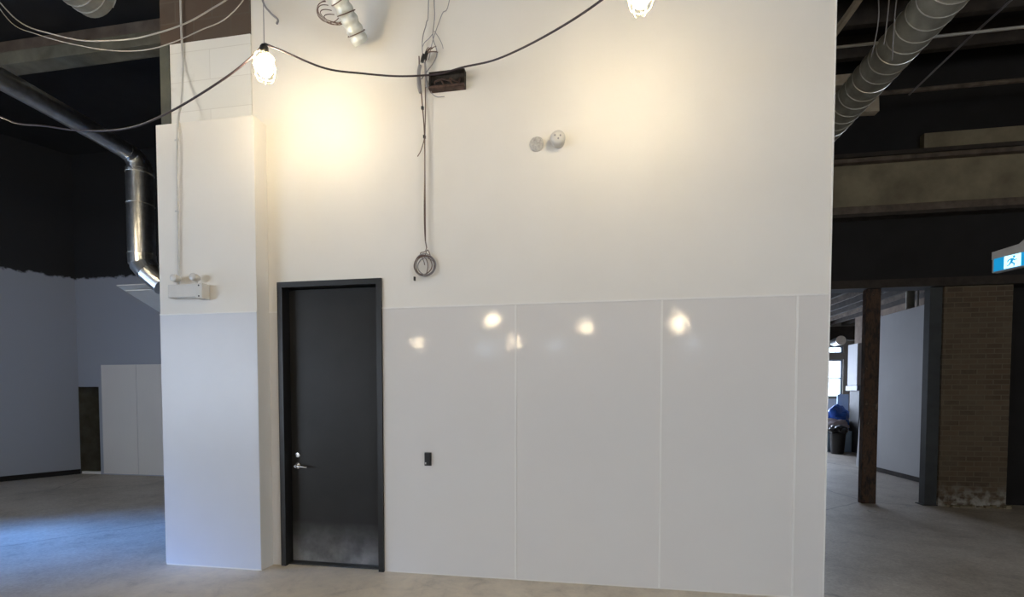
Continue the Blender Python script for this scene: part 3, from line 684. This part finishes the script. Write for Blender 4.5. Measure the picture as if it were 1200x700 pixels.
# ceiling bits top right
obj('timber_brace', (lambda bm: bm)(T([(2.42, 4.3, 5.3), (2.445, 5.0, 5.3), (2.42, 6.0, 5.32)], 0.035, 4, 2)), M['timber'], label='pale raw timber slanting at the top beside the right edge of the wall', cat='timber')
obj('timber_block', B(2.9, 3.34, 6.6, 7.83, 5.53, 5.66), M['timber'], label='pale timber offcut fixed behind the spiral duct', cat='timber', group='timber offcuts near the right duct')
obj('timber_block', prism(bmesh.new(), [(3.32, 5.155), (3.51, 5.145), (3.50, 5.36)], 6.55, 6.65), M['timber'], label='small triangular timber offcut under the spiral duct', cat='timber', group='timber offcuts near the right duct')
cable('conduit_rod', [(1.87, 5.5, 5.27), (4.0, 5.5, 5.27), (9.7, 5.5, 5.27)], 0.014, 'cord_pale', 'thin pale conduit running level across the upper right', 'conduit')
cable('conduit_rod', [(1.87, 7.3, 5.78), (4.0, 7.3, 5.78), (9.7, 7.3, 5.78)], 0.03, 'joist', 'dull brown pipe running level below the pale conduit at the right', 'conduit')
cable('slack_cable', [(4.25, 4.9, 5.75), (4.129, 5.5, 5.58), (4.30, 6.4, 5.76), (4.24, 7.25, 5.70)], 0.012, 'wire_grey', 'grey cable dropping diagonally across the dark upper right corner')
for i, (x, dz) in enumerate(((2.55, 0), (2.65, .1), (2.72, -.05))):
    cable('hanging_wire', [(x, 4.9, 6.5), (x+.03, 4.9, 5.5), (x+.05-.02*i, 4.9, 5.1+dz), (x+.0, 4.9, 4.75+dz)], 0.005, 'wire_grey', ['leftmost thin wire dangling by the right spiral duct', 'middle thin wire dangling by the right spiral duct', 'rightmost thin wire dangling by the right spiral duct'][i], 'wire', 'thin wires dangling by the right duct')
for k in range(6):
    beam(1.87, 9.7, 4.2+k*.62, 4.28+k*.62, 6.3, 6.598, 'dark', 'dark joist across the blackened ceiling at the upper right', 'joists in the dark ceiling at upper right', 'ceiling_joist', 'joist')

# ------------------------------------------------------------------ exit sign (direction runs back-left from camera)
ex = V((3.93, 5.36, 0)); dr = V((math.sin(math.radians(19.5)), -math.cos(math.radians(19.5)), 0))  # along the sign towards the viewer
dr = V((0.334, -0.943, 0)); nr = V((-0.943, -0.334, 0))   # nr: face normal, towards the viewer side
sz = 2.84
def P3(u, v, w): return ex+dr*u+nr*w+V((0, 0, sz+v))
def sbox(bm, u0, u1, v0, v1, w0, w1):
    vs = [bm.verts.new(P3(u, v, w)) for v in (v0, v1) for w in (w0, w1) for u in (u0, u1)]
    for q in ((0, 2, 3, 1), (4, 5, 7, 6), (0, 1, 5, 4), (2, 6, 7, 3), (0, 4, 6, 2), (1, 3, 7, 5)): bm.faces.new([vs[i] for i in q])
    return bm
def spoly(bm, pts, w0, w1):
    a = [bm.verts.new(P3(u, v, w0)) for u, v in pts]; b = [bm.verts.new(P3(u, v, w1)) for u, v in pts]
    bm.faces.new(a); bm.faces.new(b[::-1])
    for i in range(len(pts)): bm.faces.new([a[i], b[i], b[(i+1) % len(pts)], a[(i+1) % len(pts)]])
    return bm
t = thing('exit_sign', P3(0.28, -0.0, 0), 'hanging blue and white running man exit sign at the right edge', 'exit sign')
EW = 0.56
obj('housing', sbox(bmesh.new(), 0, EW, 0.0, 0.125, -0.035, 0.035), M['signgrey'], t)
obj('top_housing', spoly(bmesh.new(), [(0, .125), (EW, .125), (EW, .205), (EW*.62, .215), (EW*.55, .245), (EW*.45, .245), (EW*.38, .215), (0, .20)], -0.045, 0.045), M['signgrey'], t)
f = obj('lit_face', sbox(bmesh.new(), 0.02, EW-0.01, 0.008, 0.13, 0.035, 0.047), M['exitblue'], t, label='glowing blue face')
obj('door_symbol', sbox(bmesh.new(), 0.105, 0.235, 0.010, 0.128, 0.047, 0.049), M['exitwhite'], f, label='white doorway symbol')
bm = bmesh.new()
cu, cv = 0.183, 0.108
spoly(bm, [(cu+.009*math.cos(q), cv+.011*math.sin(q)) for q in [2*PI*i/12 for i in range(12)]], 0.049, 0.0505)
spoly(bm, [(0.1600, .098), (0.1800, .095), (0.1720, .060), (0.1544, .062)], 0.049, 0.0505)       # trunk
spoly(bm, [(0.1600, .098), (0.1360, .088), (0.1280, .068), (0.1344, .066), (0.1432, .080), (0.1608, .086)], 0.049, 0.0505)   # rear arm
spoly(bm, [(0.1768, .095), (0.1896, .080), (0.2056, .084), (0.2040, .076), (0.1864, .070), (0.1720, .082)], 0.049, 0.0505)   # front arm
spoly(bm, [(0.1544, .063), (0.1720, .061), (0.1920, .045), (0.1864, .020), (0.1784, .022), (0.1816, .041), (0.1640, .050)], 0.049, 0.0505)
spoly(bm, [(0.1528, .064), (0.1656, .058), (0.1496, .035), (0.1280, .030), (0.1280, .038), (0.1448, .043)], 0.049, 0.0505)
obj('running_figure', bm, M['exitblue'], f, label='blue running figure')
obj('hanging_rod', T([P3(EW*.5, .24, 0), P3(EW*.5, .6, 0), P3(EW*.5, CZ-sz-.01, 0)], 0.006, 8, 2), M['blacksteel'], t)

# ------------------------------------------------------------------ hallway beyond
S('wall_hall_right', B(6.2, 6.32, 8.4, 11.45, 0.0, 3.35), M['hallwhite'])
S('baseboard_hall', B(6.185, 6.2, 8.4, 11.4, 0.0, 0.09), M['dark'])
S('wall_hall_dark', B(9.6, 9.7, 8.21, 15.4, 0, 4.195), M['black'])
S('ceiling_hall', B(1.86, 9.8, 8.1, 18.4, 4.2, 4.3), M['dark'])
for k in range(15):
    x = 3.2+k*0.42
    obj('ceiling_joist', B(x, x+(.035 if k % 3 == 1 else .07), 8.12, 17.19, 3.98, 4.199), M['joist' if k % 3 == 1 else 'dark'], label='timber joist running back under the hallway ceiling beyond the opening', cat='joist', group='joists over the far hallway')  # narrow paler joists stand in for thin lit edges
t = thing('hall_pipe', (6.26, 10.4, 3.36), 'short grey vertical pipe above the grey white hallway wall', 'pipe')
obj('pipe', T([(6.26, 10.5, 3.36), (6.26, 10.5, 3.7), (6.26, 10.5, 3.97)], 0.07, 16, 2), M['galv_dull'], t, smooth=True)
obj('thin_pipe', T([(6.26, 10.28, 3.36), (6.26, 10.28, 3.7), (6.26, 10.28, 3.97)], 0.018, 10, 2), M['conduit'], t, smooth=True)
bm = bmesh.new()
vs = [(6.16, 11.55, 0), (6.28, 11.5, 3.4), (6.18, 12.1, 0), (6.32, 12.05, 3.4)]
A_ = [V(v) for v in vs]; o_ = V((0.03, 0, 0))
f8 = [bm.verts.new(p) for p in A_]+[bm.verts.new(p+o_) for p in A_]
for q in ((0, 1, 3, 2), (4, 6, 7, 5), (0, 2, 6, 4), (1, 5, 7, 3), (0, 4, 5, 1), (2, 3, 7, 6)): bm.faces.new([f8[i] for i in q])
obj('leaning_board', bm, M['hallwhite'], label='pale board leaning at the far end of the hallway wall', cat='board')
obj('white_cabinet', B(7.58, 7.84, 14.9, 15.4, 1.95, 3.15, bev=.01), M['hallwhite'], label='white wall cabinet high up near the bright window', cat='cabinet')
S('wall_hall_far_right', B(7.85, 8.0, 11.4, 15.6, 0, 4.2), M['beam_brown'])
obj('dark_cupboard', B(7.60, 7.84, 14.8, 15.3, 0, 1.79, bev=.01), M['blacksteel'], label='tall black cupboard under the white wall cabinet', cat='cupboard')
S('trim_9', B(7.56, 7.849, 14.85, 15.45, 1.80, 1.94), M['winframe'])
S('wall_hall_jog', B(8.0, 9.8, 15.45, 15.6, 0, 4.2), M['beam_brown'])
bm = bmesh.new()
# far wall Y 18.2 with windows
x = 1.86
for (a, b, zs) in ((3.0, 5.2, [(0.9, 3.4)]), (5.6, 7.6, [(0.9, 2.9)]), (7.9, 8.82, [(1.6, 2.93), (3.14, 3.40)])):
    box(bm, x, a, 18.2, 18.4, 0, 4.2); z = 0
    for (z0, z1) in zs: box(bm, a, b, 18.2, 18.4, z, z0); z = z1
    box(bm, a, b, 18.2, 18.4, z, 4.2); x = b
box(bm, x, 9.8, 18.2, 18.4, 0, 4.2)
S('wall_hall_end', bm, M['shell'])
S('wall_hall_left', B(1.86, 1.98, 8.1, 18.4, 0, 4.2), M['shell'])
S('wall_hall_east', B(9.7, 9.8, 15.6, 18.4, 0, 4.2), M['shell'])
window_y('window_1', 7.9, 8.82, 1.6, 2.93, 18.3, 1, 2); window_y('window_2', 7.9, 8.82, 3.14, 3.40, 18.3, 1, 1)
window_y('window_9', 3.0, 5.2, 0.9, 3.4, 18.3, 3, 2); window_y('window_10', 5.6, 7.6, 0.9, 2.9, 18.3, 3, 2)
obj('hall_beam', B(2.0, 9.7, 17.2, 17.5, 3.50, 3.95), M['dark'], label='dark beam above the bright far window', cat='beam')
t = thing('round_vent', (8.0, 16.8, 3.3), 'small grey round duct end above the far window', 'duct')
obj('duct_body', T([(7.95, 16.6, 3.42), (8.0, 17.0, 3.42), (8.05, 17.19, 3.42)], 0.13, 18, 2), M['galv'], t, smooth=True)
obj('flange', L_([(0.15, 0), (0.15, 0.03)], (7.95, 16.58, 3.42), 'Y', 18), M['galv_edge'], t, smooth=True)
obj('foam_sheet', B(7.80, 8.12, 16.4, 16.45, 0.0, 1.70), M['bluefoam'], label='pale blue upright sheet under the far window', cat='sheet', group='upright sheets near the far window')
obj('foam_sheet', B(7.5, 8.2, 17.3, 17.35, 0.0, 1.55), M['hallwhite'], label='white upright sheet leaning below the far window', cat='sheet', group='upright sheets near the far window')
def blob(c, r, mat, name, label, cat, seed, amp=0.3, parent=None):
    bm = bmesh.new(); bmesh.ops.create_icosphere(bm, subdivisions=4, radius=1)
    for v in bm.verts:
        n = noise.noise(v.co*1.6+V((seed, 0, 0)))*amp+abs(noise.noise(v.co*4+V((0, seed, 0))))*amp*.7
        p = v.co*(1+n); p = V((p.x*r[0], p.y*r[1], p.z*r[2])); p += V(c)
        p.z = max(p.z, c[2]-r[2]*.85); v.co = p
    return obj(name, bm, M[mat], parent, smooth=True, **(dict(label=label, cat=cat) if label else {}))
blob((7.50, 15.9, 0.93), (0.40, 0.25, 0.36), 'tarp', 'tarpaulin', 'crumpled bright blue tarpaulin piled behind the black bin', 'tarpaulin', 3, .45)
blob((7.22, 15.35, 0.775), (0.36, 0.2, 0.18), 'sheet', 'plastic_sheeting', 'pale pinkish plastic sheeting heaped between bin and blue tarpaulin', 'plastic sheeting', 9, .45)
obj('storage_crate', B(6.75, 7.56, 15.05, 16.2, 0, 0.62, bev=.01), M['bluefoam'], label='pale crate carrying the heaped sheeting behind the black bin', cat='crate')
t = thing('rubbish_bin', (6.97, 14.6, 0), 'black rubbish bin with a bin bag at the far end of the hallway', 'bin')
bm = bmesh.new(); c = (6.97, 14.6, 0)
lathe(bm, [(0.15, 0), (0.155, 0.01), (0.19, 0.55), (0.20, 0.56), (0.20, 0.59)], c, 'Z', 24)
obj('bin_body', bm, M['blackplastic'], t, smooth=True)
blob((6.97, 14.6, 0.68), (0.21, 0.21, 0.12), 'bag', 'bin_bag', None, None, 5, .4, t)
obj('floor_scrap', blob and (lambda bm: (box(bm, 6.75, 6.98, 12.9, 13.1, 0, .02), box(bm, 6.82, 7.02, 13.0, 13.2, .02, .035), bm)[-1])(bmesh.new()), M['timber'], label='small flat scraps on the hallway floor in front of the bin', cat='scrap')
obj('floor_scrap', (lambda bm: (box(bm, 3.93, 4.02, 7.3, 7.38, 0, .006), bm)[-1])(bmesh.new()), M['whiteplastic'], label='small pale scrap lying on the concrete before the rusty column', cat='scrap')

# panels on the far left wall
for x0, x1, lab in ((-9.98, -9.14, 'grey glossy panel on the far left wall beside the dark doorway'), (-9.13, -8.25, 'grey glossy panel on the far left wall nearest the boxed pillar')):
    obj('wall_panel', B(x0, x1, 8.244, 8.25, 0.02, 2.28), M['frp'], label=lab, cat='wall panel', group='glossy panels on the far left wall')

# drywall joint marks and scuffs: shallow raised seams
S('trim_10', B(-1.30, 1.0, W-0.0006, W, 3.90, 3.904), M['paint'])

# ------------------------------------------------------------------ light
w = bpy.data.worlds.new('World'); SC.world = w; w.use_nodes = True
bg = w.node_tree.nodes['Background']; bg.inputs[0].default_value = (0.72, 0.84, 1.0, 1); bg.inputs[1].default_value = 8.0
def area(name, loc, dirv, sx, sy, power, color, spread=180):
    l = bpy.data.lights.new(name, 'AREA'); l.shape = 'RECTANGLE'; l.size = sx; l.size_y = sy; l.energy = power; l.color = color; l.spread = math.radians(spread)
    o = bpy.data.objects.new(name, l); COL.objects.link(o); o.location = loc
    o.rotation_euler = V(dirv).to_track_quat('-Z', 'Y').to_euler(); return o
BULB = 205.0
M['bulb'].node_tree.nodes['Principled BSDF'].inputs['Emission Strength'].default_value = BULB
area('daylight_left', (-12.25, -7.75, 2.4), (1, 0.12, 0), 9.2, 2.8, 580, (0.86, 0.90, 0.98))
area('fill_right', (10.1, -7, 2.4), (-1, 0.1, 0), 7.8, 2.8, 250, (0.9, 0.94, 1.0))  # added fill lamp outside the unseen right wall
area('daylight_slot', (-12.6, 1.1, 1.75), (0.88, 0.42, -0.27), 1.8, 1.4, 80, (0.11, 0.36, 1.0), 20)
area('daylight_slot_wide', (-12.15, 1.25, 1.65), (1, 0.5, 0), 2.0, 1.8, 70, (0.5, 0.68, 1.0), 150)
area('daylight_hall', (5.0, 18.6, 2.2), (0.0, -1, -0.15), 5.0, 2.2, 640, (0.80, 0.84, 1.0))

# ------------------------------------------------------------------ camera
cam = bpy.data.cameras.new('Camera'); co = bpy.data.objects.new('Camera', cam); COL.objects.link(co)
co.location = (0, 0, 1.63); co.rotation_euler = (math.radians(90-1.9), 0, math.radians(9.3))
cam.sensor_width = 36; cam.lens = 36*550/1200; cam.shift_y = 133/1200; cam.clip_start = 0.05
SC.camera = co
SC.view_settings.view_transform = 'Standard'; SC.view_settings.look = 'None'; SC.view_settings.gamma = 1
SC.view_settings.use_curve_mapping = False; SC.view_settings.exposure = 0.0
